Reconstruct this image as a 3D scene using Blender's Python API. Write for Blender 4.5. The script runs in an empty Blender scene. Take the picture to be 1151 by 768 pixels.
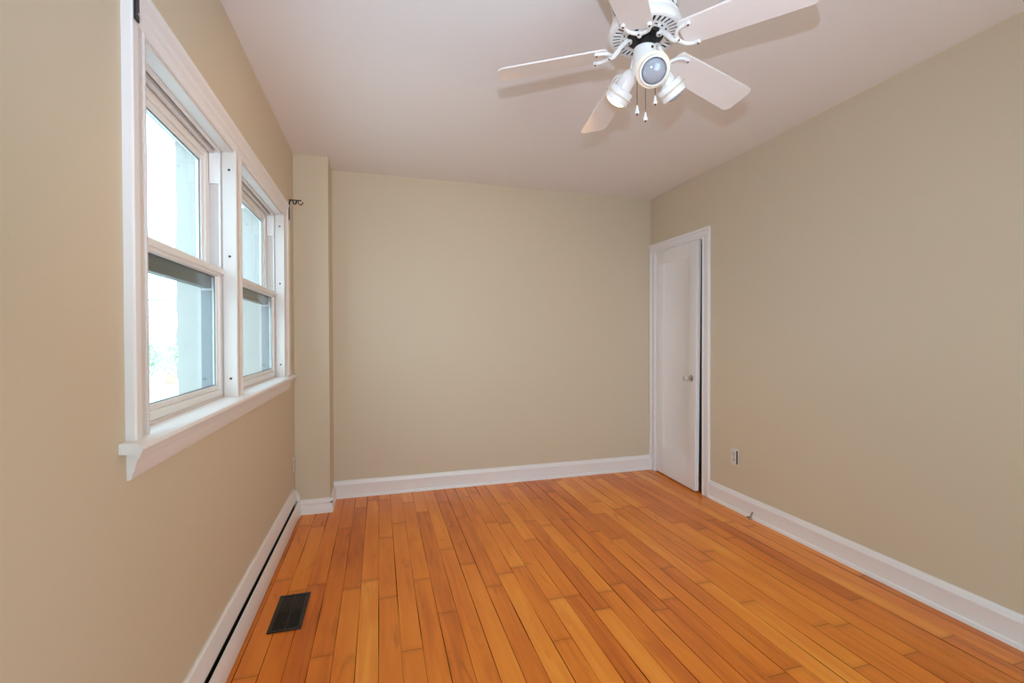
import bpy, bmesh, math, random
from mathutils import Vector, Matrix
random.seed(7)
C = bpy.context.scene.collection
S = bpy.context.scene
PI = math.pi

# ---------------------------------------------------------------- camera
CAM_Z = 1.231
cam_d = bpy.data.cameras.new('camera'); cam = bpy.data.objects.new('camera', cam_d); C.objects.link(cam)
yaw, pitch, roll = 0.2822, -0.0101, -0.0029
fw = Vector((math.sin(yaw)*math.cos(pitch), math.cos(yaw)*math.cos(pitch), math.sin(pitch)))
rt = Vector((math.cos(yaw), -math.sin(yaw), 0)); up = rt.cross(fw)
r2 = rt*math.cos(roll)+up*math.sin(roll); u2 = up*math.cos(roll)-rt*math.sin(roll)
m = Matrix((r2, u2, -fw)).transposed().to_4x4(); m.translation = (0, 0, CAM_Z)
cam.matrix_world = m
cam_d.sensor_fit = 'HORIZONTAL'; cam_d.sensor_width = 36; cam_d.lens = 515.4*36/1151
cam_d.clip_start = .02; cam_d.clip_end = 300
S.camera = cam

# ---------------------------------------------------------------- light
SKY, SKY_C = 5.7, (0.596, 0.860, 1.000)
FLASH_W, FLASH_C = 95, (0.632, 0.747, 1.000)
BULB_W, BULB_C = 21, (1.000, 0.595, 0.238)
W = bpy.data.worlds.new('world'); S.world = W; W.use_nodes = True
nt = W.node_tree; bg = nt.nodes['Background']
bg.inputs['Color'].default_value = (*SKY_C, 1); bg.inputs['Strength'].default_value = SKY

def light(name, kind, loc, power, color, size=.05, direction=None):
    d = bpy.data.lights.new(name, kind); d.energy = power; d.color = color
    o = bpy.data.objects.new(name, d); C.objects.link(o); o.location = loc
    if kind == 'AREA': d.size = size
    else: d.shadow_soft_size = size
    if direction is not None:
        o.rotation_euler = Vector(direction).to_track_quat('-Z', 'Y').to_euler()
    return o
# the camera's own flash, a hand's breadth above the lens (its blade shadows lie on the ceiling)
fl = light('camera_flash', 'SPOT', (0, -.02, 1.43), FLASH_W, FLASH_C, .010, (.36, .88, .34))
fl.data.spot_size = math.radians(120); fl.data.spot_blend = 1.0
for nm, yc, wd in (('window_portal_near', 1.725, .75), ('window_portal_far', 2.617, .9)):
    p = light(nm, 'AREA', (-.70, yc, 1.485), 1, (1, 1, 1), 1, (1, 0, 0))
    p.data.shape = 'RECTANGLE'; p.data.size = 1.0; p.data.size_y = wd; p.data.cycles.is_portal = True
S.view_settings.view_transform = 'Standard'; S.view_settings.look = 'None'
S.view_settings.gamma = 1.0; S.view_settings.use_curve_mapping = False
S.view_settings.exposure = 0.0
S.cycles.max_bounces = 14; S.cycles.diffuse_bounces = 8; S.cycles.transparent_max_bounces = 16
S.cycles.sample_clamp_indirect = 6.0

# ---------------------------------------------------------------- materials
def new_mat(name):
    m = bpy.data.materials.new(name); m.use_nodes = True
    return m, m.node_tree, m.node_tree.nodes['Principled BSDF']
def N(nt, t, **kw):
    n = nt.nodes.new(t)
    for k, v in kw.items(): setattr(n, k, v)
    return n
def L(nt, a, b): nt.links.new(a, b)
def mathn(nt, op, a, b=None, c=None):
    n = N(nt, 'ShaderNodeMath', operation=op)
    for i, v in enumerate((a, b, c)):
        if v is None: continue
        if hasattr(v, 'is_linked'): L(nt, v, n.inputs[i])
        else: n.inputs[i].default_value = v
    return n.outputs[0]
def mat(name, col, rough=.5, metal=0, bump=0, bscale=60, vary=0, spec=.5, coat=0):
    m, nt, b = new_mat(name)
    b.inputs['Base Color'].default_value = (*col, 1); b.inputs['Roughness'].default_value = rough
    b.inputs['Metallic'].default_value = metal; b.inputs['Specular IOR Level'].default_value = spec
    b.inputs['Coat Weight'].default_value = coat
    tc = N(nt, 'ShaderNodeTexCoord')
    if bump:
        nz = N(nt, 'ShaderNodeTexNoise'); nz.inputs['Scale'].default_value = bscale; nz.inputs['Detail'].default_value = 3
        L(nt, tc.outputs['Object'], nz.inputs['Vector'])
        bp = N(nt, 'ShaderNodeBump'); bp.inputs['Strength'].default_value = bump; bp.inputs['Distance'].default_value = .004
        L(nt, nz.outputs['Fac'], bp.inputs['Height']); L(nt, bp.outputs['Normal'], b.inputs['Normal'])
    if vary:
        nz = N(nt, 'ShaderNodeTexNoise'); nz.inputs['Scale'].default_value = 2.3; nz.inputs['Detail'].default_value = 4
        L(nt, tc.outputs['Object'], nz.inputs['Vector'])
        mr = N(nt, 'ShaderNodeMapRange'); mr.inputs['To Min'].default_value = 1-vary; mr.inputs['To Max'].default_value = 1+vary
        L(nt, nz.outputs['Fac'], mr.inputs['Value'])
        hs = N(nt, 'ShaderNodeHueSaturation'); hs.inputs['Color'].default_value = (*col, 1)
        L(nt, mr.outputs[0], hs.inputs['Value']); L(nt, hs.outputs[0], b.inputs['Base Color'])
    return m
M_WALL = mat('beige_wall_paint', (.61, .515, .378), .62, bump=.12, bscale=90, vary=.015, spec=.3)
M_CEIL = mat('ceiling_paint', (.80, .765, .745), .8, bump=.06, bscale=50, spec=.2)
M_TRIM = mat('white_trim_paint', (.80, .775, .765), .32, bump=.05, bscale=25, vary=.01)
M_VINYL = mat('white_vinyl', (.80, .775, .75), .35)
M_DOOR = mat('white_door_paint', (.80, .78, .78), .30, bump=.04, bscale=18)
M_HEAT = mat('white_enamel', (.80, .78, .77), .35)
M_BLACK = mat('black_gap', (.006, .006, .006), .6)
M_IRON = mat('black_metal', (.03, .03, .033), .38, metal=.6)
M_REG = mat('dark_bronze_metal', (.020, .019, .020), .33, metal=.35, spec=.6)
M_FANW = mat('white_fan_enamel', (.82, .80, .76), .28)
M_BLADE = mat('white_fan_blade', (.78, .72, .67), .42)
M_CREAM = mat('aged_cream_plastic', (.78, .68, .52), .4)
M_FLY = mat('dark_motor', (.012, .011, .011), .5)
M_SCREW = mat('screw_brass', (.13, .08, .04), .4, metal=.8)
M_CHAIN = mat('chain_bronze', (.17, .09, .05), .4, metal=.7)
M_OUTLET = mat('outlet_plastic', (.66, .62, .58), .35)
M_OUTBE = mat('beige_plate', (.62, .54, .45), .4)
M_SLOT = mat('slot_dark', (.01, .01, .01), .5)
M_CHROME = mat('aged_chrome', (.55, .53, .49), .22, metal=1)
M_KNOB = mat('glass_knob', (.52, .50, .44), .06, spec=.9, coat=.6)
M_BULB = mat('grey_bulb_glass', (.34, .36, .40), .10, spec=.8, coat=.5)
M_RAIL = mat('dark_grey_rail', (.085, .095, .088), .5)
M_JAMB = mat('window_jamb_vinyl', (.66, .60, .56), .4)
M_JAMBSHADE = mat('jamb_shade_grey', (.16, .17, .18), .5, metal=.3)  # grey standing in for shade on the outer window jambs
M_GASKET = mat('grey_gasket', (.10, .11, .11), .5)
M_MASON = mat('pale_painted_masonry', (.47, .43, .40), .85, bump=.5, bscale=22, vary=.05)
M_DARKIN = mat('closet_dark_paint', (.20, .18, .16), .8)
M_CABLE = mat('green_cable', (.10, .13, .08), .4)
M_LEAF = mat('pale_green_leaves', (.60, .66, .50), .6, vary=.12)
M_BARK = mat('bark', (.20, .15, .11), .9, bump=.4, bscale=8)
M_GROUND = mat('pale_pavement', (.55, .57, .56), .9, bump=.2, bscale=3, vary=.1)
M_PEACH = mat('peach_render', (.70, .34, .26), .8, bump=.2, bscale=6, vary=.05)
M_ROOF = mat('grey_shingle', (.52, .50, .49), .9, bump=.3, bscale=9)
M_WIRE = mat('wire_rubber', (.10, .10, .11), .6)

# lit bulb
M_LIT, nt, b = new_mat('lit_bulb')
b.inputs['Base Color'].default_value = (1, .9, .75, 1)
b.inputs['Emission Color'].default_value = (1.0, .80, .52, 1); b.inputs['Emission Strength'].default_value = 9

# window glass
M_GLASS, nt, b = new_mat('window_glass')
nt.nodes.remove(b)
tr = N(nt, 'ShaderNodeBsdfTransparent'); tr.inputs['Color'].default_value = (.93, .965, .97, 1)
gl = N(nt, 'ShaderNodeBsdfGlossy'); gl.inputs['Roughness'].default_value = .02
fr = N(nt, 'ShaderNodeFresnel'); ge = N(nt, 'ShaderNodeNewGeometry')      # the same thin-pane reflectance on both faces
L(nt, mathn(nt, 'MULTIPLY_ADD', ge.outputs['Backfacing'], 1/1.35-1.35, 1.35), fr.inputs['IOR'])
mx = N(nt, 'ShaderNodeMixShader')
L(nt, fr.outputs[0], mx.inputs[0]); L(nt, tr.outputs[0], mx.inputs[1]); L(nt, gl.outputs[0], mx.inputs[2])
L(nt, mx.outputs[0], nt.nodes['Material Output'].inputs['Surface'])

# hardwood strip floor: boards 84 mm wide along Y
M_FLOOR, nt, b = new_mat('maple_strip_floor')
tc = N(nt, 'ShaderNodeTexCoord'); sx = N(nt, 'ShaderNodeSeparateXYZ'); L(nt, tc.outputs['Object'], sx.inputs[0])
X, Y = sx.outputs[0], sx.outputs[1]
u = mathn(nt, 'DIVIDE', mathn(nt, 'ADD', X, 5.04+.02), .0842)
row = mathn(nt, 'FLOOR', u); fu = mathn(nt, 'FRACT', u)
wr = N(nt, 'ShaderNodeTexWhiteNoise', noise_dimensions='1D'); L(nt, row, wr.inputs['W'])
wl = N(nt, 'ShaderNodeTexWhiteNoise', noise_dimensions='1D'); L(nt, mathn(nt, 'ADD', row, 71.3), wl.inputs['W'])
blen = mathn(nt, 'MULTIPLY_ADD', wl.outputs['Value'], .75, .55)
v = mathn(nt, 'DIVIDE', mathn(nt, 'ADD', Y, mathn(nt, 'MULTIPLY_ADD', wr.outputs['Value'], 3.0, 5.0)), blen)
seg = mathn(nt, 'FLOOR', v); fv = mathn(nt, 'FRACT', v)
cb = N(nt, 'ShaderNodeCombineXYZ'); L(nt, row, cb.inputs[0]); L(nt, seg, cb.inputs[1])
wb = N(nt, 'ShaderNodeTexWhiteNoise', noise_dimensions='3D'); L(nt, cb.outputs[0], wb.inputs['Vector'])
# grain
gv = N(nt, 'ShaderNodeCombineXYZ')
L(nt, mathn(nt, 'MULTIPLY', X, 34.), gv.inputs[0]); L(nt, mathn(nt, 'MULTIPLY', Y, 1.6), gv.inputs[1])
L(nt, mathn(nt, 'MULTIPLY', wb.outputs['Value'], 37.), gv.inputs[2])
g1 = N(nt, 'ShaderNodeTexNoise'); g1.inputs['Scale'].default_value = 1.0; g1.inputs['Detail'].default_value = 5; g1.inputs['Distortion'].default_value = .8
L(nt, gv.outputs[0], g1.inputs['Vector'])
gv2 = N(nt, 'ShaderNodeCombineXYZ')
L(nt, mathn(nt, 'MULTIPLY', X, 9.), gv2.inputs[0]); L(nt, mathn(nt, 'MULTIPLY', Y, 2.2), gv2.inputs[1])
L(nt, mathn(nt, 'MULTIPLY', wb.outputs['Value'], 91.), gv2.inputs[2])
g2 = N(nt, 'ShaderNodeTexNoise'); g2.inputs['Scale'].default_value = 1.0; g2.inputs['Detail'].default_value = 3
L(nt, gv2.outputs[0], g2.inputs['Vector'])
ramp = N(nt, 'ShaderNodeValToRGB'); e = ramp.color_ramp.elements
e[0].position = 0; e[0].color = (.33, .070, .006, 1)
e[1].position = 1; e[1].color = (.90, .37, .055, 1)
for ps, cl in ((.15, (.56, .130, .011, 1)), (.45, (.74, .210, .018, 1)), (.75, (.82, .270, .028, 1))):
    k = e.new(ps); k.color = cl
tone = mathn(nt, 'ADD', mathn(nt, 'MULTIPLY_ADD', wb.outputs['Value'], .58, .02),
             mathn(nt, 'ADD', mathn(nt, 'MULTIPLY_ADD', g1.outputs['Fac'], .60, -.30), mathn(nt, 'MULTIPLY_ADD', g2.outputs['Fac'], .75, -.16)))
L(nt, tone, ramp.inputs[0])
# seams
du = mathn(nt, 'MULTIPLY', mathn(nt, 'MINIMUM', fu, mathn(nt, 'SUBTRACT', 1.0, fu)), .0842)
dv = mathn(nt, 'MULTIPLY', mathn(nt, 'MINIMUM', fv, mathn(nt, 'SUBTRACT', 1.0, fv)), blen)
ln = N(nt, 'ShaderNodeTexNoise'); ln.inputs['Scale'].default_value = 1.0; ln.inputs['Detail'].default_value = 2
lv = N(nt, 'ShaderNodeCombineXYZ'); L(nt, mathn(nt, 'MULTIPLY', mathn(nt, 'ROUND', u), 7.7), lv.inputs[0]); L(nt, mathn(nt, 'MULTIPLY', Y, 1.3), lv.inputs[1])
L(nt, lv.outputs[0], ln.inputs['Vector'])
sw = N(nt, 'ShaderNodeMapRange'); sw.inputs['From Min'].default_value = .42; sw.inputs['From Max'].default_value = .72
sw.inputs['To Min'].default_value = .0004; sw.inputs['To Max'].default_value = .0030
L(nt, ln.outputs['Fac'], sw.inputs['Value'])
s1 = mathn(nt, 'LESS_THAN', du, sw.outputs[0]); s2 = mathn(nt, 'LESS_THAN', dv, .0014)
seam = mathn(nt, 'MAXIMUM', s1, mathn(nt, 'MULTIPLY', s2, .6))
mixc = N(nt, 'ShaderNodeMix', data_type='RGBA'); L(nt, mathn(nt, 'MULTIPLY', seam, .95), mixc.inputs[0])
L(nt, ramp.outputs[0], mixc.inputs[6]); mixc.inputs[7].default_value = (.040, .012, .004, 1)
# mineral streaks and knots in the boards
kv = N(nt, 'ShaderNodeCombineXYZ')
L(nt, mathn(nt, 'MULTIPLY', X, 15.), kv.inputs[0]); L(nt, mathn(nt, 'MULTIPLY', Y, 2.6), kv.inputs[1]); L(nt, mathn(nt, 'MULTIPLY', wb.outputs['Value'], 53.), kv.inputs[2])
kn_ = N(nt, 'ShaderNodeTexNoise'); kn_.inputs['Scale'].default_value = 1.0; kn_.inputs['Detail'].default_value = 6; kn_.inputs['Distortion'].default_value = 1.6
L(nt, kv.outputs[0], kn_.inputs['Vector'])
ks = N(nt, 'ShaderNodeMapRange'); ks.inputs['From Min'].default_value = .60; ks.inputs['From Max'].default_value = .74; ks.inputs['To Max'].default_value = .34
L(nt, kn_.outputs['Fac'], ks.inputs['Value'])
kw = N(nt, 'ShaderNodeTexVoronoi'); kw.inputs['Scale'].default_value = 2.1; kw.inputs['Randomness'].default_value = 1.0; L(nt, tc.outputs['Object'], kw.inputs['Vector'])
kk = N(nt, 'ShaderNodeMapRange'); kk.inputs['From Min'].default_value = .045; kk.inputs['From Max'].default_value = .012; kk.inputs['To Max'].default_value = .7
L(nt, kw.outputs['Distance'], kk.inputs['Value'])
# darker stain where two board ends meet
je = N(nt, 'ShaderNodeMapRange'); je.inputs['From Min'].default_value = .03; je.inputs['From Max'].default_value = .0; je.inputs['To Max'].default_value = .22
L(nt, dv, je.inputs['Value'])
mixk = N(nt, 'ShaderNodeMix', data_type='RGBA')
L(nt, mathn(nt, 'MAXIMUM', mathn(nt, 'MAXIMUM', ks.outputs[0], kk.outputs[0]), je.outputs[0]), mixk.inputs[0])
L(nt, mixc.outputs[2], mixk.inputs[6]); mixk.inputs[7].default_value = (.25, .052, .006, 1)
# worn scuffs and paint specks
vo = N(nt, 'ShaderNodeTexVoronoi'); vo.inputs['Scale'].default_value = 3.1; L(nt, tc.outputs['Object'], vo.inputs['Vector'])
sp = mathn(nt, 'LESS_THAN', vo.outputs['Distance'], .016)
mixs = N(nt, 'ShaderNodeMix', data_type='RGBA'); L(nt, mathn(nt, 'MULTIPLY', sp, .7), mixs.inputs[0])
L(nt, mixk.outputs[2], mixs.inputs[6]); mixs.inputs[7].default_value = (.78, .70, .62, 1)
L(nt, mixs.outputs[2], b.inputs['Base Color'])
rg = N(nt, 'ShaderNodeTexNoise'); rg.inputs['Scale'].default_value = 3.0; rg.inputs['Detail'].default_value = 3; L(nt, tc.outputs['Object'], rg.inputs['Vector'])
rr = N(nt, 'ShaderNodeMapRange'); rr.inputs['To Min'].default_value = .22; rr.inputs['To Max'].default_value = .44; L(nt, rg.outputs['Fac'], rr.inputs['Value'])
L(nt, rr.outputs[0], b.inputs['Roughness']); L(nt, mathn(nt, 'MULTIPLY_ADD', seam, -.45, .45), b.inputs['Specular IOR Level'])
bp = N(nt, 'ShaderNodeBump'); bp.inputs['Strength'].default_value = .25; bp.inputs['Distance'].default_value = .002
hh = mathn(nt, 'ADD', mathn(nt, 'MULTIPLY', seam, -1.0), mathn(nt, 'MULTIPLY', g1.outputs['Fac'], .12))
L(nt, hh, bp.inputs['Height']); L(nt, bp.outputs['Normal'], b.inputs['Normal'])

# ---------------------------------------------------------------- mesh helpers
def box(bm, x0, x1, y0, y1, z0, z1):
    v = [bm.verts.new((x, y, z)) for x in (x0, x1) for y in (y0, y1) for z in (z0, z1)]
    for f in ((0, 1, 3, 2), (4, 6, 7, 5), (0, 4, 5, 1), (2, 3, 7, 6), (0, 2, 6, 4), (1, 5, 7, 3)):
        bm.faces.new([v[i] for i in f])
def prism(bm, prof, mapf, a, b):
    """closed profile (list of 2-D points) swept from a to b, mapf(p, t) -> xyz"""
    A = [bm.verts.new(mapf(p, a)) for p in prof]; B = [bm.verts.new(mapf(p, b)) for p in prof]
    n = len(prof)
    for i in range(n): bm.faces.new((A[i], A[(i+1) % n], B[(i+1) % n], B[i]))
    bm.faces.new(A[::-1]); bm.faces.new(B)
def frame_of(d):
    d = Vector(d).normalized(); a = Vector((0, 0, 1)) if abs(d.z) < .9 else Vector((1, 0, 0))
    x = a.cross(d).normalized(); return x, d.cross(x), d
def lathe(bm, prof, base=(0, 0, 0), axis=(0, 0, 1), seg=32, caps=True):
    x, y, d = frame_of(axis); base = Vector(base); rings = []
    for r, h in prof:
        rings.append([bm.verts.new(base+d*h+(x*math.cos(2*PI*k/seg)+y*math.sin(2*PI*k/seg))*max(r, 1e-5)) for k in range(seg)])
    for A, B in zip(rings, rings[1:]):
        for k in range(seg): bm.faces.new((A[k], A[(k+1) % seg], B[(k+1) % seg], B[k]))
    if caps:
        bm.faces.new(rings[0][::-1]); bm.faces.new(rings[-1])
def catmull(pts, n=6):
    P = [Vector(p) for p in pts]; P = [P[0]*2-P[1]]+P+[P[-1]*2-P[-2]]; out = []
    for i in range(1, len(P)-2):
        for k in range(n):
            t = k/n; a, b_, c, d = P[i-1:i+3]
            out.append(.5*((2*b_)+(c-a)*t+(2*a-5*b_+4*c-d)*t*t+(3*b_-a-3*c+d)*t**3))
    out.append(P[-2]); return out
def tube(bm, pts, r, seg=10, n=6, flat=1.0):
    path = catmull(pts, n) if n > 1 else [Vector(p) for p in pts]; rings = []; prev = None
    for i, p in enumerate(path):
        d = (path[min(i+1, len(path)-1)]-path[max(i-1, 0)]).normalized()
        if prev is None: x, y, _ = frame_of(d)
        else:
            x = (prev-d*prev.dot(d)).normalized(); y = d.cross(x)
        prev = x
        rr_ = r(i/(len(path)-1)) if callable(r) else r
        rings.append([bm.verts.new(p+(x*math.cos(2*PI*k/seg)+y*math.sin(2*PI*k/seg)*flat)*rr_) for k in range(seg)])
    for A, B in zip(rings, rings[1:]):
        for k in range(seg): bm.faces.new((A[k], A[(k+1) % seg], B[(k+1) % seg], B[k]))
    bm.faces.new(rings[0][::-1]); bm.faces.new(rings[-1])
def obj(name, bm, m, parent=None, bevel=0, smooth=True):
    bmesh.ops.recalc_face_normals(bm, faces=bm.faces[:])
    me = bpy.data.meshes.new(name); bm.to_mesh(me); bm.free(); me.materials.append(m)
    if smooth:
        for p in me.polygons: p.use_smooth = True
        me.set_sharp_from_angle(angle=math.radians(35))
    o = bpy.data.objects.new(name, me); C.objects.link(o)
    if parent: o.parent = parent
    if bevel:
        md = o.modifiers.new('bevel', 'BEVEL'); md.width = bevel; md.segments = 2; md.limit_method = 'ANGLE'; md.angle_limit = math.radians(40)
    return o
def nb(): return bmesh.new()
def tag(o, label, cat, group=None, kind=None):
    o['label'] = label; o['category'] = cat
    if group: o['group'] = group
    if kind: o['kind'] = kind
    return o
def empty(name, loc, label, cat, group=None, kind=None):
    o = bpy.data.objects.new(name, None); C.objects.link(o); o.location = loc; o.empty_display_size = .1
    return tag(o, label, cat, group, kind)
def struct(o, label, cat): return tag(o, label, cat, kind='structure')
bpy.context.view_layer.update()
def under(o, parent):
    """parent a part built in room coordinates to a thing standing at its base"""
    o.parent = parent
    o.matrix_parent_inverse = Matrix.Translation(parent.location).inverted()
    return o

# ---------------------------------------------------------------- the room
XL, XR, YB, YP, XP, H = -.566, 2.424, 3.733, 3.461, -.338, 2.5
YR = -1.15                                         # wall behind the camera
W1, W2, ZS, ZH = (1.345, 2.10), (2.165, 3.075), .985, 1.985   # the two window openings
WO = XL-.114                                       # outer face of the inner wall
bm = nb(); box(bm, XL-.3, XR+.9, YR-.1, YB+.1, -.12, 0)
struct(obj('floor', bm, M_FLOOR, smooth=False), 'orange brown strip hardwood floor of narrow boards running towards the back wall', 'floor')
bm = nb(); box(bm, XL-.3, XR+.9, YR-.1, YB+.1, H, H+.12)
struct(obj('ceiling', bm, M_CEIL, smooth=False), 'flat off-white painted ceiling above the fan', 'ceiling')
bm = nb()
ya, yb_, za, zb = W1[0]-.02, W2[1]+.02, ZS-.02, ZH+.02
box(bm, WO, XL, YR, ya, 0, H); box(bm, WO, XL, yb_, YB+.1, 0, H)
box(bm, WO, XL, ya, yb_, 0, za); box(bm, WO, XL, ya, yb_, zb, H)
struct(obj('wall_left', bm, M_WALL, smooth=False), 'beige wall on the left with the double window in it', 'wall')
bm = nb(); box(bm, XL, XR+.12, YB, YB+.1, 0, H)
struct(obj('wall_back', bm, M_WALL, smooth=False), 'plain beige wall facing the viewer at the far end', 'wall')
bm = nb(); box(bm, XL, XP, YP, YB, 0, H)
struct(obj('wall_corner', bm, M_WALL, smooth=False, bevel=.003), 'narrow beige boxed-in column in the far left corner', 'wall')
DY0, DY1, DZ = 3.015, 3.648, 1.998                 # closet door opening
bm = nb()
box(bm, XR, XR+.12, YR, DY0, 0, H); box(bm, XR, XR+.12, DY1, YB, 0, H); box(bm, XR, XR+.12, DY0, DY1, DZ, H)
struct(obj('wall_right', bm, M_WALL, smooth=False), 'beige wall on the right with the closet door at its far end', 'wall')
bm = nb()
dx0, dx1, dz1 = .30, 1.90, 2.12                     # unseen doorway, added behind the camera to let in fill daylight
box(bm, XL, dx0, YR-.1, YR, 0, H); box(bm, dx1, XR, YR-.1, YR, 0, H); box(bm, dx0, dx1, YR-.1, YR, dz1, H)
struct(obj('wall_rear', bm, M_WALL, smooth=False), 'unseen beige wall behind the viewer with a doorway added for fill daylight', 'wall')
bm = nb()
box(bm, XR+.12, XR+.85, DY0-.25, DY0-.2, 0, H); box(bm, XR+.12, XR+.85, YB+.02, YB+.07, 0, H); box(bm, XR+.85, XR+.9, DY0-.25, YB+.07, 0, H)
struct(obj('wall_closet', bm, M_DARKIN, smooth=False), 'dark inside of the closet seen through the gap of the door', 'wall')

# baseboards: profile (distance out of the wall, height)
BB = [(0, 0), (.026, 0), (.026, .010), (.023, .018), (.017, .022), (.016, .095), (.0175, .100), (.0175, .106), (.013, .113), (.012, .122), (.008, .130), (0, .132)]
BBS = [(0, 0), (.020, 0), (.020, .055), (.016, .062), (.018, .068), (.018, .080), (.011, .088), (.010, .096), (.006, .101), (0, .102)]
bm = nb(); prism(bm, BB, lambda p, t: (t, YB-p[0], p[1]), XP+.0, XR-.0)
struct(obj('baseboard_back', bm, M_TRIM), 'white moulded baseboard along the back wall', 'baseboard')
bm = nb(); prism(bm, BB, lambda p, t: (XR-p[0], t, p[1]), YR, DY0-.085)
struct(obj('baseboard_right', bm, M_TRIM), 'white moulded baseboard along the right wall', 'baseboard')
bm = nb(); prism(bm, BBS, lambda p, t: (t, YP-p[0], p[1]), XL, XP+.018)
prism(bm, BBS, lambda p, t: (XP+p[0], t, p[1]), YP-.018, YB-.02)
struct(obj('baseboard_corner', bm, M_TRIM), 'short stepped white baseboard around the column in the left corner', 'baseboard')

# outer masonry skin with its window reveals
bm = nb()
XO0, XO1 = WO-.085, WO
oy = (W1[0]-.01, W1[1]+.01, W2[0]-.01, W2[1]+.01); oz0, oz1 = ZS-.05, ZH+.02
box(bm, XO0, XO1, YR, oy[0], -.3, 3); box(bm, XO0, XO1, oy[3], YB+2.5, -.3, 3)
box(bm, XO0, XO1, oy[0], oy[3], -.3, oz0); box(bm, XO0, XO1, oy[0], oy[3], oz1, 3)
rb = random.Random(4); z = oz0                     # courses of the reveals, their corners a little uneven
while z < oz1:
    box(bm, XO0-rb.uniform(-.002, .005), XO1, oy[1]-rb.uniform(0, .003), oy[2], z, min(z+.066, oz1))
    box(bm, XO0-.034-rb.uniform(-.002, .005), XO1, oy[3]-.006-rb.uniform(0, .003), oy[3]+.12, z, min(z+.066, oz1))
    z += .066
o = obj('wall_exterior', bm, M_MASON, smooth=False)
struct(o, 'pale blue painted masonry reveal outside the window panes', 'wall')

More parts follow.
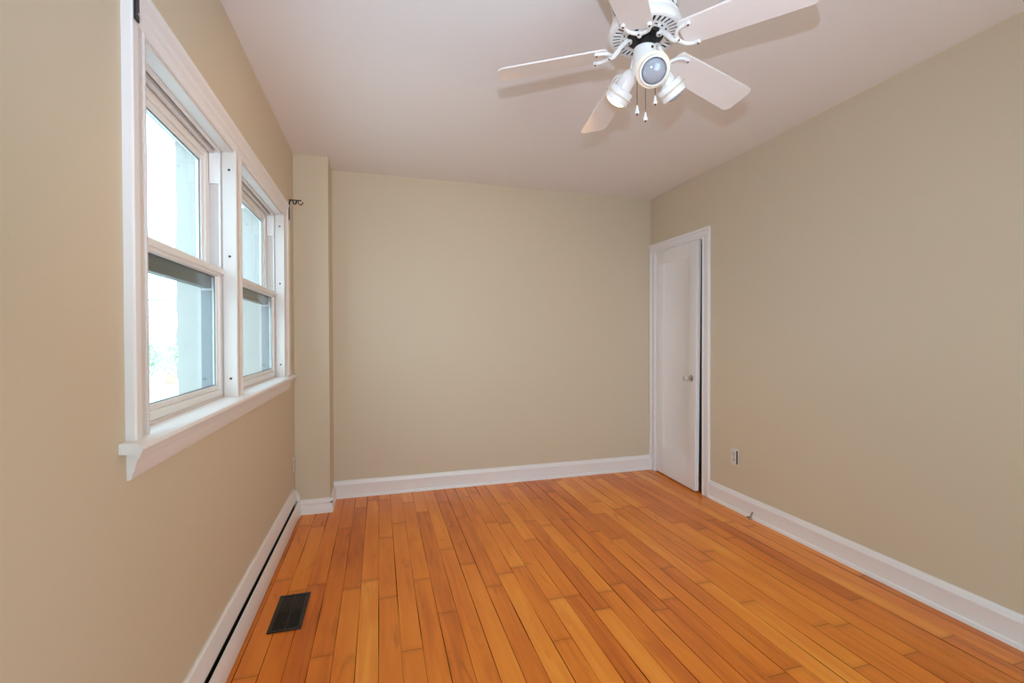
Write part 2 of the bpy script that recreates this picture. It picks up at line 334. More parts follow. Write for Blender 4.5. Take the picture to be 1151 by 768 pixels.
# ---------------------------------------------------------------- windows
def rect_frame(bm, x0, x1, y0, y1, z0, z1, s, bt, tp):
    box(bm, x0, x1, y0, y0+s, z0, z1); box(bm, x0, x1, y1-s, y1, z0, z1)
    box(bm, x0, x1, y0+s, y1-s, z0, z0+bt); box(bm, x0, x1, y0+s, y1-s, z1-tp, z1)
def make_window(name, y0, y1, label):
    t = empty(name, (XL-.06, (y0+y1)/2, ZS), label, 'window', kind='structure')
    bm = nb()
    xo, xi = WO, XL+.004
    box(bm, xo, xi, y0-.02, y0, ZS-.02, ZH+.02); box(bm, xo, xi, y1, y1+.02, ZS-.02, ZH+.02)
    box(bm, xo, xi, y0, y1, ZH, ZH+.02); box(bm, xo, xi, y0, y1, ZS-.02, ZS)
    # inside stops with the screw holes, round the opening
    for yy in ((y0, y0+.008), (y1-.008, y1)): box(bm, XL-.034, XL+.0145, *yy, ZS, ZH)
    box(bm, XL-.034, XL+.006, y0+.008, y1-.008, ZH-.010, ZH)
    prism(bm, [(XL-.052, ZH), (XL-.052, ZH-.010), (XL-.046, ZH-.017), (XL-.040, ZH-.018), (XL-.034, ZH-.012), (XL-.034, ZH)], lambda p, q: (p[0], q, p[1]), y0+.008, y1-.008)
    box(bm, XL-.075, XL-.060, y0, y1, ZH-.022, ZH)                  # head of the upper track
    # sloped inner sill piece under the lower sash
    prism(bm, [(XL-.07, ZS), (XL-.034, ZS), (XL-.036, ZS+.012), (XL-.04, ZS+.016), (XL-.07, ZS+.016)], lambda p, q: (p[0], q, p[1]), y0, y1)
    under(obj('window_frame', bm, M_JAMB, bevel=.0015), t)
    for yy, sg in ((y0, 1), (y1, -1)):                              # side tracks above the lower sash
        bm = nb()
        a, b_ = sorted((yy, yy+sg*.014)); box(bm, XL-.046, XL-.039, a, b_, 1.515, ZH)
        a, b_ = sorted((yy, yy+sg*.013)); box(bm, XL-.078, XL-.046, a, b_, 1.845, ZH)
        under(obj('sash_track', bm, M_TRIM, bevel=.001), t)
    for yy, sg in ((y0, 1), (y1, -1)):                              # added grey strips that paint shade onto the outer jambs
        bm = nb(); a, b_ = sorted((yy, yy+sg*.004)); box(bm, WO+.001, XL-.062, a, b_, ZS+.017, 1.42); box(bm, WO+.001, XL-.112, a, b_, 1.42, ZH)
        under(obj('jamb_shade_strip', bm, M_JAMBSHADE), t)
    # lower sash (inner) with its glazing bead
    lo = nb()
    zl0, zl1 = ZS+.016, 1.510
    rect_frame(lo, XL-.061, XL-.039, y0+.001, y1-.001, zl0, zl1, .032, .026, .036)
    rect_frame(lo, XL-.0585, XL-.046, y0+.033, y1-.033, zl0+.026, zl1-.036, .018, .018, .004)
    box(lo, XL-.064, XL-.030, y0+.002, y1-.002, 1.484, 1.503)        # rounded lip of the meeting rail
    lo = under(obj('lower_sash', lo, M_VINYL, bevel=.003), t)
    bm = nb(); box(bm, XL-.058, XL-.054, y0+.045, y1-.045, zl0+.036, zl1-.034)
    pn = obj('pane', bm, M_GLASS, smooth=False); pn.parent = lo
    bm = nb(); rect_frame(bm, XL-.0535, XL-.050, y0+.050, y1-.050, zl0+.043, zl1-.0395, .0035, .0035, .003)
    gs = obj('gasket', bm, M_GASKET, smooth=False); gs.parent = lo
    # upper sash (outer)
    us = nb()
    zu0, zu1 = 1.428, ZH-.002
    for ys in ((y0+.001, y0+.047), (y1-.047, y1-.001)): box(us, XL-.110, XL-.080, *ys, zu0+.062, zu1)
    box(us, XL-.110, XL-.080, y0+.047, y1-.047, zu1-.046, zu1)
    rect_frame(us, XL-.106, XL-.086, y0+.047, y1-.047, zu0+.062, zu1-.046, .026, .010, .022)
    us = under(obj('upper_sash', us, M_VINYL, bevel=.003), t)
    bm = nb(); box(bm, XL-.100, XL-.096, y0+.068, y1-.068, zu0+.066, zu1-.064)
    pn = obj('pane', bm, M_GLASS, smooth=False); pn.parent = us
    bm = nb(); rect_frame(bm, XL-.0945, XL-.091, y0+.073, y1-.073, zu0+.073, zu1-.068, .003, .003, .003)
    gs = obj('gasket', bm, M_GASKET, smooth=False); gs.parent = us
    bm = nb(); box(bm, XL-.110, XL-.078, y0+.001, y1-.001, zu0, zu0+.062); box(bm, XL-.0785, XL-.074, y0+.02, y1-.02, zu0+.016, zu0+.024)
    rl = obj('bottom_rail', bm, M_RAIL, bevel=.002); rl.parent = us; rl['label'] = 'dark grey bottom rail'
    for z in (1.905, 1.558, 1.066):                                 # dark screw heads in the far jamb
        bm = nb(); lathe(bm, [(.0048, 0), (.0048, .0012), (.003, .002)], (XL-.009, y1-.008, z), (0, -1, 0), 12)
        under(obj('screw', bm, M_SLOT), t)
    return t
make_window('window_1', *W1, 'nearer double-hung white window showing sky past the pale reveal')
make_window('window_2', *W2, 'farther narrow-looking double-hung white window beside the column')

# casing: flat inner board with a thicker outer back band
XF = XL
def side_casing(bm, ya, yb_, outer):               # outer = -1: the thick band on the low-Y side
    w = yb_-ya; bw = .03 if outer < 0 else .048
    prof = [(0, 0), (w, 0), (w, .008), (w-.006, .011), (bw+.016, .012), (bw+.012, .015), (bw+.004, .016), (bw, .021), (.004, .022), (0, .018)]
    f = (lambda p, t: (XF+p[1], ya+p[0], t)) if outer < 0 else (lambda p, t: (XF+p[1], yb_-p[0], t))
    prism(bm, prof, f, ZS+.006, 2.087)
bm = nb()
CY0, CY1 = 1.268, 3.215
side_casing(bm, CY0, W1[0]+.002, -1); side_casing(bm, W2[1]-.002, CY1, 1)
hp = [(0, 1.984), (.010, 1.984), (.015, 1.988), (.015, 1.994), (.009, 1.999), (.009, 2.015), (.016, 2.021), (.017, 2.027), (.011, 2.032), (.012, 2.043), (.019, 2.049), (.026, 2.055), (.027, 2.066), (.020, 2.070), (.022, 2.078), (.016, 2.087), (0, 2.088)]
prism(bm, hp, lambda p, t: (XF+p[0], t, p[1]), CY0+.001, CY1-.001)
# mullion board between the windows with a bead on each edge
a_, b_ = W1[1]-.0065, W2[0]+.0065
mp = [(a_, .0), (b_, .0), (b_, .0135), (b_-.002, .0160), (b_-.012, .0165), (b_-.016, .0145), (a_+.016, .0145), (a_+.012, .0165), (a_+.002, .0160), (a_, .0135)]
prism(bm, mp, lambda p, t: (XF+p[1], p[0], t), ZS+.006, 1.990)
struct(obj('trim_1', bm, M_TRIM), 'white moulded casing round the two windows', 'window casing')
bm = nb()
sp_ = [(XL-.036, .966), (XL+.034, .964), (XL+.043, .968), (XL+.047, .976), (XL+.044, .985), (XL+.034, .991), (XL-.036, .992)]
prism(bm, sp_, lambda p, t: (p[0], t, p[1]), 1.348, 3.074)
sp2 = [(XL, .966)]+sp_[1:6]+[(XL, .991)]
prism(bm, sp2, lambda p, t: (p[0], t, p[1]), 1.238, 1.348); prism(bm, sp2, lambda p, t: (p[0], t, p[1]), 3.074, 3.295)
struct(obj('trim_2', bm, M_TRIM), 'white round-nosed window stool board under both windows', 'window stool')
bm = nb()
ap = [(XL, .898), (XL+.006, .898), (XL+.010, .903), (XL+.011, .912), (XL+.016, .920), (XL+.018, .935), (XL+.022, .945), (XL+.028, .955), (XL+.029, .965), (XL, .965)]
prism(bm, ap, lambda p, t: (p[0], t, p[1]), 1.272, 3.225)
struct(obj('trim_3', bm, M_TRIM), 'white moulded apron strip under the window stool', 'window apron')

# curtain rod brackets on the upper outer corners of the casing
def make_bracket(y, label):
    t = empty('curtain_rod_bracket', (XL+.022, y, 2.03), label, 'bracket', 'curtain rod brackets on the window casing')
    bm = nb(); box(bm, XL+.022, XL+.0265, y-.010, y+.010, 1.975, 2.075)
    under(obj('mounting_plate', bm, M_IRON, bevel=.0015), t)
    bm = nb(); box(bm, XL+.022, XL+.096, y-.006, y+.006, 2.101, 2.106)
    tube(bm, [(XL+.024, y, 2.06), (XL+.026, y, 2.09), (XL+.034, y, 2.102)], .005, n=5)
    under(obj('arm', bm, M_IRON, bevel=.001), t)
    bm = nb()                                        # closed inner cup
    tube(bm, [(XL+.046, y, 2.103), (XL+.047, y, 2.090), (XL+.053, y, 2.080), (XL+.061, y, 2.080), (XL+.067, y, 2.090), (XL+.068, y, 2.103)], .0040, n=4)
    tube(bm, [(XL+.062, y, 2.084), (XL+.066, y, 2.092)], .0055, n=1)
    under(obj('hook', bm, M_IRON), t)
    bm = nb()                                        # open outer hook
    tube(bm, [(XL+.076, y, 2.103), (XL+.078, y, 2.088), (XL+.085, y, 2.077), (XL+.094, y, 2.076), (XL+.101, y, 2.083), (XL+.104, y, 2.094)], .0030, n=4)
    under(obj('hook', bm, M_IRON), t)
    for z in (1.99, 2.06):
        bm = nb(); lathe(bm, [(.004, 0), (.004, .002), (.001, .003)], (XL+.0265, y, z), (1, 0, 0), 10)
        under(obj('screw', bm, M_CHROME), t)
make_bracket(1.285, 'black curtain rod bracket on the near top corner of the window casing')
make_bracket(3.190, 'black two-hook curtain rod bracket beside the column at the far window corner')

# ---------------------------------------------------------------- closet door
bm = nb()
def door_side(ya, yb_, z1):
    w = yb_-ya
    prof = [(0, 0), (0, .012), (.006, .016), (.014, .016), (.020, .012), (w-.030, .013), (w-.024, .019), (w-.004, .020), (w, .016), (w, 0)]
    return prof, w
# right (near) leg, left (far) leg, head
pr_, w_ = door_side(2.934, DY0, 0)
prism(bm, pr_, lambda p, t: (XR-p[1], DY0-p[0], t), 0, DZ+.001)
pr_, w_ = door_side(DY1, 3.731, 0)
prism(bm, pr_, lambda p, t: (XR-p[1], DY1+p[0], t), 0, DZ+.001)
pr_, w_ = door_side(0, .074, 0)
prism(bm, pr_, lambda p, t: (XR-p[1], t, DZ+p[0]), 2.934, 3.731)
struct(obj('trim_4', bm, M_TRIM), 'white moulded casing round the closet door', 'door casing')
bm = nb()
box(bm, XR-.002, XR+.12, DY0-.001, DY0+.010, 0, DZ); box(bm, XR-.002, XR+.12, DY1-.004, DY1+.001, 0, DZ); box(bm, XR-.002, XR+.12, DY0+.01, DY1-.004, DZ-.008, DZ)
struct(obj('trim_5', bm, M_DOOR), 'white jamb boards lining the closet doorway', 'door jamb')

dt = empty('door_1', (XR-.002, DY1-.006, .012), 'white single-panel closet door standing slightly ajar in the right wall', 'door', kind='structure')
DW, DH, DT = .588, 1.976, .034
def door_pt(s, d, z):
    """s along the leaf from the hinge, d depth behind the room face; the old leaf is a little twisted"""
    a = math.radians(4.1-2.4*z/DH)
    return (-s*math.sin(a)+d*math.cos(a), -s*math.cos(a)-d*math.sin(a), z)
bm = nb()
ss = [0, .105, .118, .130, DW-.128, DW-.116, DW-.103, DW]
zz = [0, .225, .238, .250, .7, 1.2, 1.7, DH-.122, DH-.110, DH-.097, DH]
def rec(i, j):                                       # recess of the panel at grid point
    ins = 3 <= i <= 4 and 3 <= j <= 7
    mid = 2 <= i <= 5 and 2 <= j <= 8
    return .013 if ins else (.0065 if mid else 0)
F = [[bm.verts.new(door_pt(s, rec(i, j), z)) for j, z in enumerate(zz)] for i, s in enumerate(ss)]
Bk = [[bm.verts.new(door_pt(s, DT, z)) for z in zz] for s in ss]
ni, nj = len(ss), len(zz)
for i in range(ni-1):
    for j in range(nj-1):
        bm.faces.new((F[i][j], F[i+1][j], F[i+1][j+1], F[i][j+1])); bm.faces.new((Bk[i][j], Bk[i][j+1], Bk[i+1][j+1], Bk[i+1][j]))
for i in range(ni-1):
    bm.faces.new((F[i][0], Bk[i][0], Bk[i+1][0], F[i+1][0])); bm.faces.new((F[i][-1], F[i+1][-1], Bk[i+1][-1], Bk[i][-1]))
for j in range(nj-1):
    bm.faces.new((F[0][j], F[0][j+1], Bk[0][j+1], Bk[0][j])); bm.faces.new((F[-1][j], Bk[-1][j], Bk[-1][j+1], F[-1][j+1]))
leaf = obj('door_leaf', bm, M_DOOR, bevel=.002); leaf.parent = dt
kz = .885
kp = Vector(door_pt(DW-.062, 0, kz)); kd = (Vector(door_pt(DW-.062, -.1, kz))-kp).normalized()
kn = bpy.data.objects.new('door_knob', None)
bm = nb()
lathe(bm, [(.001, .030), (.012, .030), (.022, .036), (.026, .046), (.026, .054), (.021, .062), (.010, .066), (.001, .0665)], kp, kd, 12)
kn = obj('door_knob', bm, M_KNOB, smooth=False); kn.parent = leaf; kn['label'] = 'faceted glass door knob'
bm = nb(); lathe(bm, [(.026, -.001), (.026, .003), (.020, .006), (.011, .009), (.009, .026), (.013, .031), (.013, .033)], kp, kd, 24)
rs = obj('rosette', bm, M_CHROME); rs.parent = kn
for z in (.22, 1.72):
    bm = nb(); lathe(bm, [(.006, -.045), (.006, .045)], (-.004, .002, z), (0, 0, 1), 12)
    box(bm, -.003, .0005, -.030, .0, z-.042, z+.042)
    o = obj('hinge', bm, M_DOOR); o.parent = dt
bm = nb(); box(bm, XR-.004, XR-.0015, DY0-.001, DY0+.011, .862, .925)
o = obj('strike_plate', bm, M_CHROME); under(o, dt)

# ---------------------------------------------------------------- baseboard heater
t = empty('baseboard_heater', (XL, 1.3, 0), 'long low white baseboard heater with a dark slot along the left wall', 'heater')
HY0, HY1 = -.9, 3.385
bm = nb()
prism(bm, [(0, .0), (.010, .0), (.010, .200), (0, .200)], lambda p, q: (XL+p[0], q, p[1]), HY0, HY1)
under(obj('back_plate', bm, M_BLACK), t)
bm = nb()
prism(bm, [(0, .207), (.008, .207), (.013, .203), (.0235, .140), (.0240, .130), (.020, .128), (.010, .190), (0, .198)], lambda p, q: (XL+p[0], q, p[1]), HY0, HY1)
under(obj('hood', bm, M_HEAT, bevel=.001), t)
bm = nb()
prism(bm, [(.0345, .124), (.038, .124), (.0405, .119), (.041, .018), (.037, .006), (.0345, .006)], lambda p, q: (XL+p[0], q, p[1]), HY0, HY1)
under(obj('front_panel', bm, M_HEAT, bevel=.001), t)
bm = nb()
prism(bm, [(0, 0), (.041, 0), (.041, .118), (.036, .140), (.018, .175), (0, .185)], lambda p, q: (XL+p[0], q, p[1]), HY1, YP-.024)
under(obj('end_cap', bm, M_HEAT, bevel=.002), t)

# ---------------------------------------------------------------- floor register
t = empty('floor_register', (-.389, 2.238, 0), 'dark metal floor register in the boards near the heater', 'vent')
bm = nb(); a0, a1, b0, b1 = -.456, -.322, 2.095, 2.384
for r in ((a0, a1, b0, b0+.016), (a0, a1, b1-.016, b1), (a0, a0+.016, b0+.016, b1-.016), (a1-.016, a1, b0+.016, b1-.016)): box(bm, *r, .0002, .0055)
under(obj('frame', bm, M_REG, bevel=.0015), t)
bm = nb()
box(bm, a0+.016, a1-.016, b0+.016, b1-.016, .0003, .0012)
under(obj('damper', bm, M_BLACK), t)
bm = nb()
n = 18
for k in range(n):
    y = b0+.02+(b1-b0-.04)*(k+.5)/n
    w = .0048 if k >= n/2 else .0026
    box(bm, a0+.016, a1-.016, y-w, y+w, .0016, .0040)
box(bm, (a0+a1)/2-.003, (a0+a1)/2+.003, b0+.016, b1-.016, .0014, .0043)
under(obj('louvers', bm, M_REG), t)

# ---------------------------------------------------------------- outlets
def make_outlet(pos, nrm, label, M=None):
    M = M or M_OUTLET
    """pos = plate centre on the wall, nrm = +1 faces +X, -1 faces -X"""
    t = empty('wall_outlet', pos, label, 'outlet')
    x, y, z = pos
    def bx(bm, d0, d1, y0, y1, z0, z1):
        a, b_ = sorted((nrm*d0, nrm*d1)); box(bm, a, b_, y0, y1, z0, z1)
    bm = nb(); bx(bm, 0, .006, -.036, .036, -.058, .058)
    o = obj('cover_plate', bm, M, bevel=.003); o.parent = t
    for zc in (.021, -.021):
        bm = nb(); bx(bm, .005, .0085, -.017, .017, zc-.0145, zc+.0145)
        s = obj('socket', bm, M, bevel=.003); s.parent = t
        bm = nb()
        for yy in (-.007, .007): bx(bm, .0075, .0092, yy-.0017, yy+.0017, zc-.002, zc+.008)
        bx(bm, .0075, .0092, -.003, .003, zc-.0105, zc-.005)
        q = obj('slot', bm, M_SLOT); q.parent = s
    bm = nb(); lathe(bm, [(.0035, .0055), (.0035, .0075), (.001, .0082)], (0, 0, 0), (nrm, 0, 0), 10)
    o = obj('screw', bm, M_CHROME); o.parent = t
    return t
t = make_outlet((XR, 2.682, .376), -1, 'small white duplex outlet on the right wall beside the closet door')
# shadow along this plate's near edge, put in as a dark strip
bm = nb(); box(bm, -.0068, -.004, -.034, -.020, -.050, .046)
o = obj('plate_shadow', bm, M_SLOT, bevel=.004); o.parent = t; o['label'] = 'painted shadow strip along the near edge of the plate'
make_outlet((XL, 3.415, .360), 1, 'beige edge-on outlet plate low on the left wall by the column', M_OUTBE)

# cable stub at the foot of the right baseboard
t = empty('cable_stub', (XR-.034, 2.50, 0), 'tiny dark and pale green cable stub on the floor against the right baseboard', 'cable')
bm = nb(); lathe(bm, [(.012, 0), (.012, .003), (.008, .006), (.007, .016), (.009, .018), (.009, .024), (.004, .028)], (0, 0, 0), (0, 0, 1), 12)
o = obj('connector', bm, M_CHROME); o.parent = t
bm = nb(); tube(bm, [(0, 0, .022), (.004, -.003, .036), (.008, -.008, .050)], .0035); tube(bm, [(0, .004, .006), (-.006, .016, .012), (-.004, .026, .004)], .0045)
o = obj('cable', bm, M_CABLE); o.parent = t

# ---------------------------------------------------------------- ceiling fan
FX, FY, FZ = .872, 1.378, 2.209
fan = empty('ceiling_fan', (FX, FY, H), 'white five-blade ceiling fan with three spotlight heads and pull chains', 'ceiling fan')
def fo(name, bm, m, parent=None, **k):
    o = obj(name, bm, m, **k); o.parent = parent or fan
    return o
Z0 = FZ-H                                            # blade hub height in the fan's own frame
def Zr(z): return z-H
bm = nb()
lathe(bm, [(.070, Zr(2.499)), (.082, Zr(2.495)), (.084, Zr(2.470)), (.060, Zr(2.452)), (.060, Zr(2.440))], seg=48)
fo('canopy', bm, M_FANW)
bm = nb()
# drum: solid shell below and above the pierced band
lathe(bm, [(.112, Zr(2.246)), (.119, Zr(2.249)), (.1225, Zr(2.258)), (.120, Zr(2.270)), (.112, Zr(2.285)), (.1105, Zr(2.290)), (.1125, Zr(2.294)), (.1105, Zr(2.299)), (.1065, Zr(2.302))], seg=64, caps=False)
lathe(bm, [(.1065, Zr(2.352)), (.112, Zr(2.356)), (.112, Zr(2.372)), (.100, Zr(2.400)), (.078, Zr(2.425)), (.058, Zr(2.442))], seg=64, caps=False)
# pierced band: a lattice of small openings
seg = 96; zs = [Zr(2.302+.05*k/12) for k in range(13)]
G = [[bm.verts.new((.1065*math.cos(2*PI*(k+.5*(j % 2)*0)/seg), .1065*math.sin(2*PI*k/seg), z)) for k in range(seg)] for j, z in enumerate(zs)]
for j in range(12):
    for k in range(seg):
        hole = (j % 4 in (1, 2)) and ((k+2*((j//4) % 2)) % 4 in (1, 2)) and not (j % 4 == 2 and (k+2*((j//4) % 2)) % 4 == 2)
        if not hole: bm.faces.new((G[j][k], G[j][(k+1) % seg], G[j+1][(k+1) % seg], G[j+1][k]))
fo('motor_housing', bm, M_FANW)
bm = nb(); lathe(bm, [(.030, Zr(2.200)), (.030, Zr(2.2515)), (.1085, Zr(2.2520)), (.1045, Zr(2.285)), (.1045, Zr(2.360)), (.06, Zr(2.40))], seg=48)
fo('motor', bm, M_FLY)
# slotted bottom plate
bm = nb()
seg = 144; rad = [.062, .0685, .0735, .081, .107, .1135]
G = [[[bm.verts.new((r*math.cos(2*PI*k/seg), r*math.sin(2*PI*k/seg), Zr(zz_)-(.003 if r < .07 else 0))) for k in range(seg)] for r in rad] for zz_ in (2.2465, 2.249)]
cells = {}
for i in range(5):
    for k in range(seg):
        hole = (i == 3 and k % 4 in (1, 2)) or (i == 1 and k % 8 in (1, 2, 3, 4))
        cells[i, k % seg] = not hole
for i in range(5):
    for k in range(seg):
        if not cells[i, k]: continue
        k1 = (k+1) % seg
        bm.faces.new((G[0][i][k], G[0][i][k1], G[0][i+1][k1], G[0][i+1][k])); bm.faces.new((G[1][i][k], G[1][i+1][k], G[1][i+1][k1], G[1][i][k1]))
        if not cells[i, (k-1) % seg]: bm.faces.new((G[0][i][k], G[0][i+1][k], G[1][i+1][k], G[1][i][k]))
        if not cells[i, k1]: bm.faces.new((G[0][i][k1], G[1][i][k1], G[1][i+1][k1], G[0][i+1][k1]))
        if i == 0: bm.faces.new((G[0][0][k], G[1][0][k], G[1][0][k1], G[0][0][k1]))
fo('vent_plate', bm, M_FANW, smooth=False)
bm = nb(); lathe(bm, [(.030, Zr(2.246)), (.056, Zr(2.246)), (.058, Zr(2.243)), (.056, Zr(2.238)), (.030, Zr(2.237))], seg=40)
fo('flywheel', bm, M_FLY)

BR, BW0, BW1, BE, DR = .500, .0516, .0613, -.23, -.108
def blade_frame(i):
    a = -.41+math.radians((180, 108, 36, -36, -108)[i])
    e = Vector((math.cos(a), math.sin(a), 0)); t_ = Vector((-math.sin(a), math.cos(a), 0))
    return e, t_*math.cos(BE)+Vector((0, 0, math.sin(BE)))
TLT = (-.003, -.019)
def bpt(e, t_, r, s, dz=0):
    p = e*r+t_*s; p.z += Z0+DR*r+TLT[0]*p.x+TLT[1]*p.y+dz
    return p
for i in range(5):
    e, t_ = blade_frame(i)
    bw = lambda r: BW0+(BW1-BW0)*(r-.161)/(BR-.161)
    edge = [(.126, .030), (.130, .043), (.138, bw(.138)), (BR-.018, bw(BR-.018)), (BR-.006, bw(BR)*.86), (BR, bw(BR)*.66)]
    ol = [(r, s) for r, s in edge]+[(r, -s) for r, s in edge[::-1]]
    bm = nb()
    A = [bm.verts.new(bpt(e, t_, r, s)) for r, s in ol]; B = [bm.verts.new(bpt(e, t_, r, s, .006)) for r, s in ol]
    bm.faces.new(A); bm.faces.new(B[::-1])
    for k in range(len(ol)): bm.faces.new((A[k], B[k], B[(k+1) % len(ol)], A[(k+1) % len(ol)]))
    fo('blade', bm, M_BLADE, bevel=.0015)
    bm = nb()
    zu = -.0058                                      # the prongs lie against the underside
    root = e*.050+Vector((0, 0, Z0+.030)); 
    tube(bm, [root, e*.064+Vector((0, 0, Z0+.026)), e*.080+Vector((0, 0, Z0+.010)), e*.094+Vector((0, 0, Z0-.008)), bpt(e, t_, .108, 0, zu-.004), bpt(e, t_, .120, 0, zu)],
         lambda q: .0068+.0015*math.sin(PI*q), seg=12, n=5)
    for sg in (1, -1):
        tube(bm, [bpt(e, t_, .110, 0, zu), bpt(e, t_, .116, sg*.014, zu), bpt(e, t_, .127, sg*.030, zu), bpt(e, t_, .143, sg*.0385, zu), bpt(e, t_, .164, sg*.041, zu)],
             lambda q: .0065-.0010*q, seg=12, n=5)
        lathe(bm, [(.0078, -.006), (.0078, .002), (.005, .005)], bpt(e, t_, .164, sg*.041, zu), (0, 0, 1), 16)
    lathe(bm, [(.010, -.006), (.010, .008)], e*.052+Vector((0, 0, Z0+.028)), (0, 0, 1), 16)
    ir = fo('blade_iron', bm, M_FANW)
    for p in (bpt(e, t_, .164, .041, zu-.006), bpt(e, t_, .164, -.041, zu-.006), e*.052+Vector((0, 0, Z0+.022)), bpt(e, t_, .118, 0, zu-.0075)):
        bm = nb(); lathe(bm, [(.0036, .001), (.0036, -.0012), (.002, -.002)], p, (0, 0, 1), 10)
        fo('screw', bm, M_SCREW, parent=ir)

# light kit
bm = nb()
lathe(bm, [(.030, Zr(2.2065)), (.0375, Zr(2.206)), (.0385, Zr(2.203)), (.0395, Zr(2.155)), (.042, Zr(2.150)), (.042, Zr(2.128)), (.036, Zr(2.112)), (.020, Zr(2.102)), (.008, Zr(2.098)), (.004, Zr(2.092))], seg=40)
sh = fo('switch_housing', bm, M_FANW)
bm = nb(); lathe(bm, [(.0045, 0), (.0045, .003), (.002, .005)], (.0386*math.cos(math.radians(275)), .0386*math.sin(math.radians(275)), Zr(2.192)), (math.cos(math.radians(275)), math.sin(math.radians(275)), 0), 12)
fo('screw', bm, M_SCREW, parent=sh)
def head(az, tl, off, z, lit):
    a, q = math.radians(az), math.radians(tl)
    hd = Vector((math.cos(a), math.sin(a), 0)); d = Vector((hd.x*math.cos(q), hd.y*math.cos(q), -math.sin(q)))
    base = hd*off+Vector((0, 0, Zr(z)))
    bm = nb()
    tube(bm, [hd*.034+Vector((0, 0, Zr(z+.004))), base*.5+hd*.020+Vector((0, 0, Zr(z+.004)))*.5, base+d*.012], .0085, seg=12, n=4)
    lathe(bm, [(.010, .004), (.020, .008), (.0265, .018), (.0285, .030), (.0285, .076), (.0265, .076), (.0265, .034), (.012, .026)], base, d, 36)
    h = fo('lamp_head', bm, M_FANW)
    bm = nb(); lathe(bm, [(.0275, .066), (.0415, .066), (.0435, .069), (.0435, .084), (.0415, .0865), (.0375, .0865), (.0375, .070), (.0275, .070)], base, d, 40, caps=False)
    fo('collar', bm, M_FANW, parent=h)
    bm = nb(); lathe(bm, [(.0380, .0865), (.0525, .0865), (.0535, .0880), (.0525, .0895), (.0380, .0895), (.0380, .0865)], base, d, 48, caps=False)
    k = fo('trim_ring', bm, M_CREAM, parent=h); k['label'] = 'aged cream ring'
    bm = nb(); lathe(bm, [(.0385, .0895), (.0430, .0895), (.0440, .092), (.0435, .108), (.0415, .110), (.0390, .110), (.0385, .107), (.0385, .0895)], base, d, 40, caps=False)
    fo('shade_ring', bm, M_FANW, parent=h)
    bm = nb(); lathe(bm, [(.010, .030), (.0135, .045), (.018, .055), (.029, .078), (.0350, .094), (.0360, .101), (.0345, .108), (.028, .115), (.016, .1195), (.004, .121)], base, d, 40)
    bl = fo('bulb', bm, M_LIT if lit else M_BULB, parent=h)
    if lit:
        bl['label'] = 'glowing warm bulb'
        o = light('bulb_light', 'SPOT', base+d*.126, BULB_W, BULB_C, .015, d); o.parent = bl
        o.data.spot_size = math.radians(158); o.data.spot_blend = .45
    return base, d
head(250, 40, .046, 2.128, False)
head(120, 47, .040, 2.152, True)
head(4, 47, .050, 2.152, False)
for (px, py, zb_) in ((-.020, .016, 1.992), (.020, .028, 1.980), (.044, .006, 2.030)):
    bm = nb(); tube(bm, [(px*.9, py*.9, Zr(2.112)), (px, py, Zr(2.105)), (px, py, Zr(zb_+.024))], .0013, seg=6, n=2)
    ch = fo('pull_chain', bm, M_CHAIN)
    bm = nb(); lathe(bm, [(.0022, .029), (.0034, .025), (.0042, .018), (.0062, .010), (.0076, .003), (.0066, .0)], (px, py, Zr(zb_)), (0, 0, 1), 16)
    o = fo('pull_bell', bm, M_FANW, parent=ch)
    bm = nb(); lathe(bm, [(.0028, .001), (.0030, -.003), (.0015, -.005)], (px, py, Zr(zb_)), (0, 0, 1), 10)
    fo('tip', bm, M_SCREW, parent=ch)

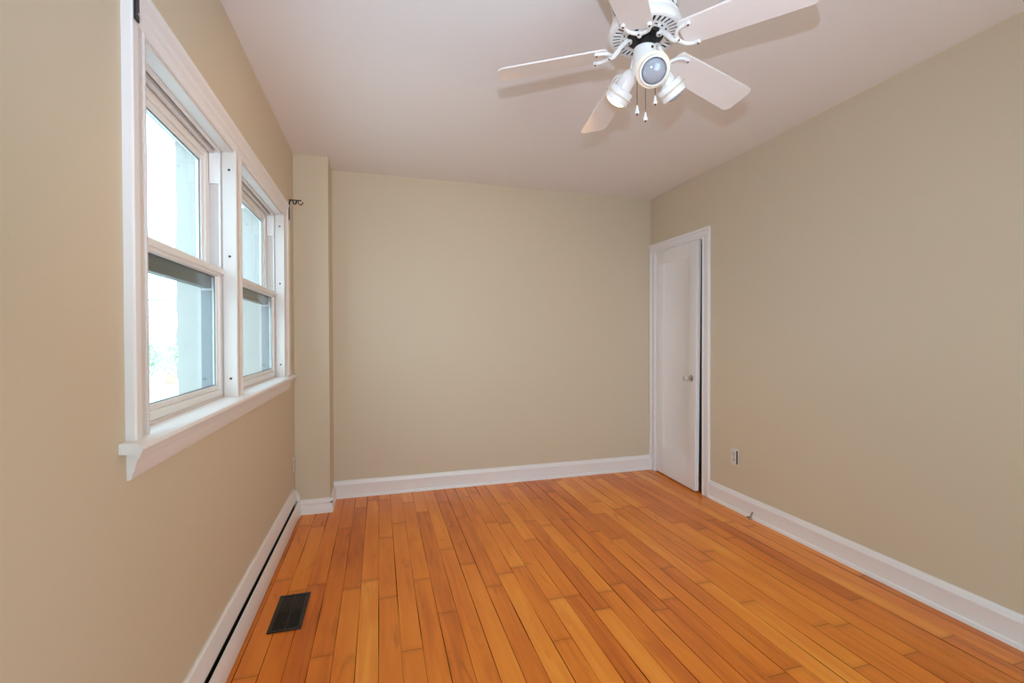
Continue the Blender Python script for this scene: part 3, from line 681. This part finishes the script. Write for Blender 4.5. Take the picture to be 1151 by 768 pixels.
# ---------------------------------------------------------------- outside the windows
bm = nb(); box(bm, -90, XO0, -60, 110, -4.3, -4.0)
struct(obj('ground', bm, M_GROUND, smooth=False), 'pale bright ground outside below the windows', 'ground')
def tree(x, y, h, r, label, seed):
    rnd = random.Random(seed)
    t = empty('tree', (x, y, -4.0), label, 'tree', 'pale trees outside the near window')
    bm = nb(); tube(bm, [(0, 0, 0), (.1, .05, h*.3), (0, -.05, h*.6), (.05, 0, h*.85)], lambda q: .22*(1-.7*q), seg=8, n=4)
    o = obj('trunk', bm, M_BARK); o.parent = t
    bm = nb()
    for k in range(2600):
        a, b_ = rnd.uniform(0, 2*PI), math.acos(rnd.uniform(-1, 1)); rad = r*rnd.random()**.4*(.75+.35*math.sin(3*a+seed)*math.sin(2*b_))
        c = Vector((rad*math.sin(b_)*math.cos(a), rad*math.sin(b_)*math.sin(a), h*.68+rad*.9*math.cos(b_)))
        q = Vector((rnd.gauss(0, 1), rnd.gauss(0, 1), rnd.gauss(0, 1))).normalized(); x_, y_, _ = frame_of(q); s = rnd.uniform(.07, .15)
        bm.faces.new([bm.verts.new(c+x_*s*p[0]+y_*s*p[1]) for p in ((0, -1.3), (.6, -.2), (.35, .8), (0, 1.3), (-.35, .8), (-.6, -.2))])
    o = obj('foliage', bm, M_LEAF, smooth=False); o.parent = t
tree(-17.5, 41, 5.6, 2.6, 'leftmost pale green tree seen through the lower near pane', 3)
tree(-16.0, 47, 5.9, 2.6, 'pale green tree farther off beside the peach-walled shed outside', 5)
t = empty('shed', (-22.6, 60.5, -4), 'distant tiny peach-walled shed low in the near window pane', 'shed')
bm = nb(); box(bm, -.45, .45, -.45, .45, 0, 1.35)
o = obj('wall', bm, M_PEACH, smooth=False); o.parent = t
bm = nb(); prism(bm, [(-.55, 1.35), (.55, 1.35), (0, 1.7)], lambda p, q: (q, p[0], p[1]), -.55, .55)
o = obj('roof', bm, M_ROOF, smooth=False); o.parent = t
for z, lb in ((2.98, 'upper of the two thin wires crossing the view outside'), (2.22, 'lower of the two thin wires crossing the view outside')):
    bm = nb(); tube(bm, [(-26, 25, z+.25), (-18, 25, z+.02), (-9, 25, z), (-1.5, 25, z+.15)], .024, seg=6, n=8)
    tag(obj('power_line', bm, M_WIRE), lb, 'wire', 'power lines outside the window')
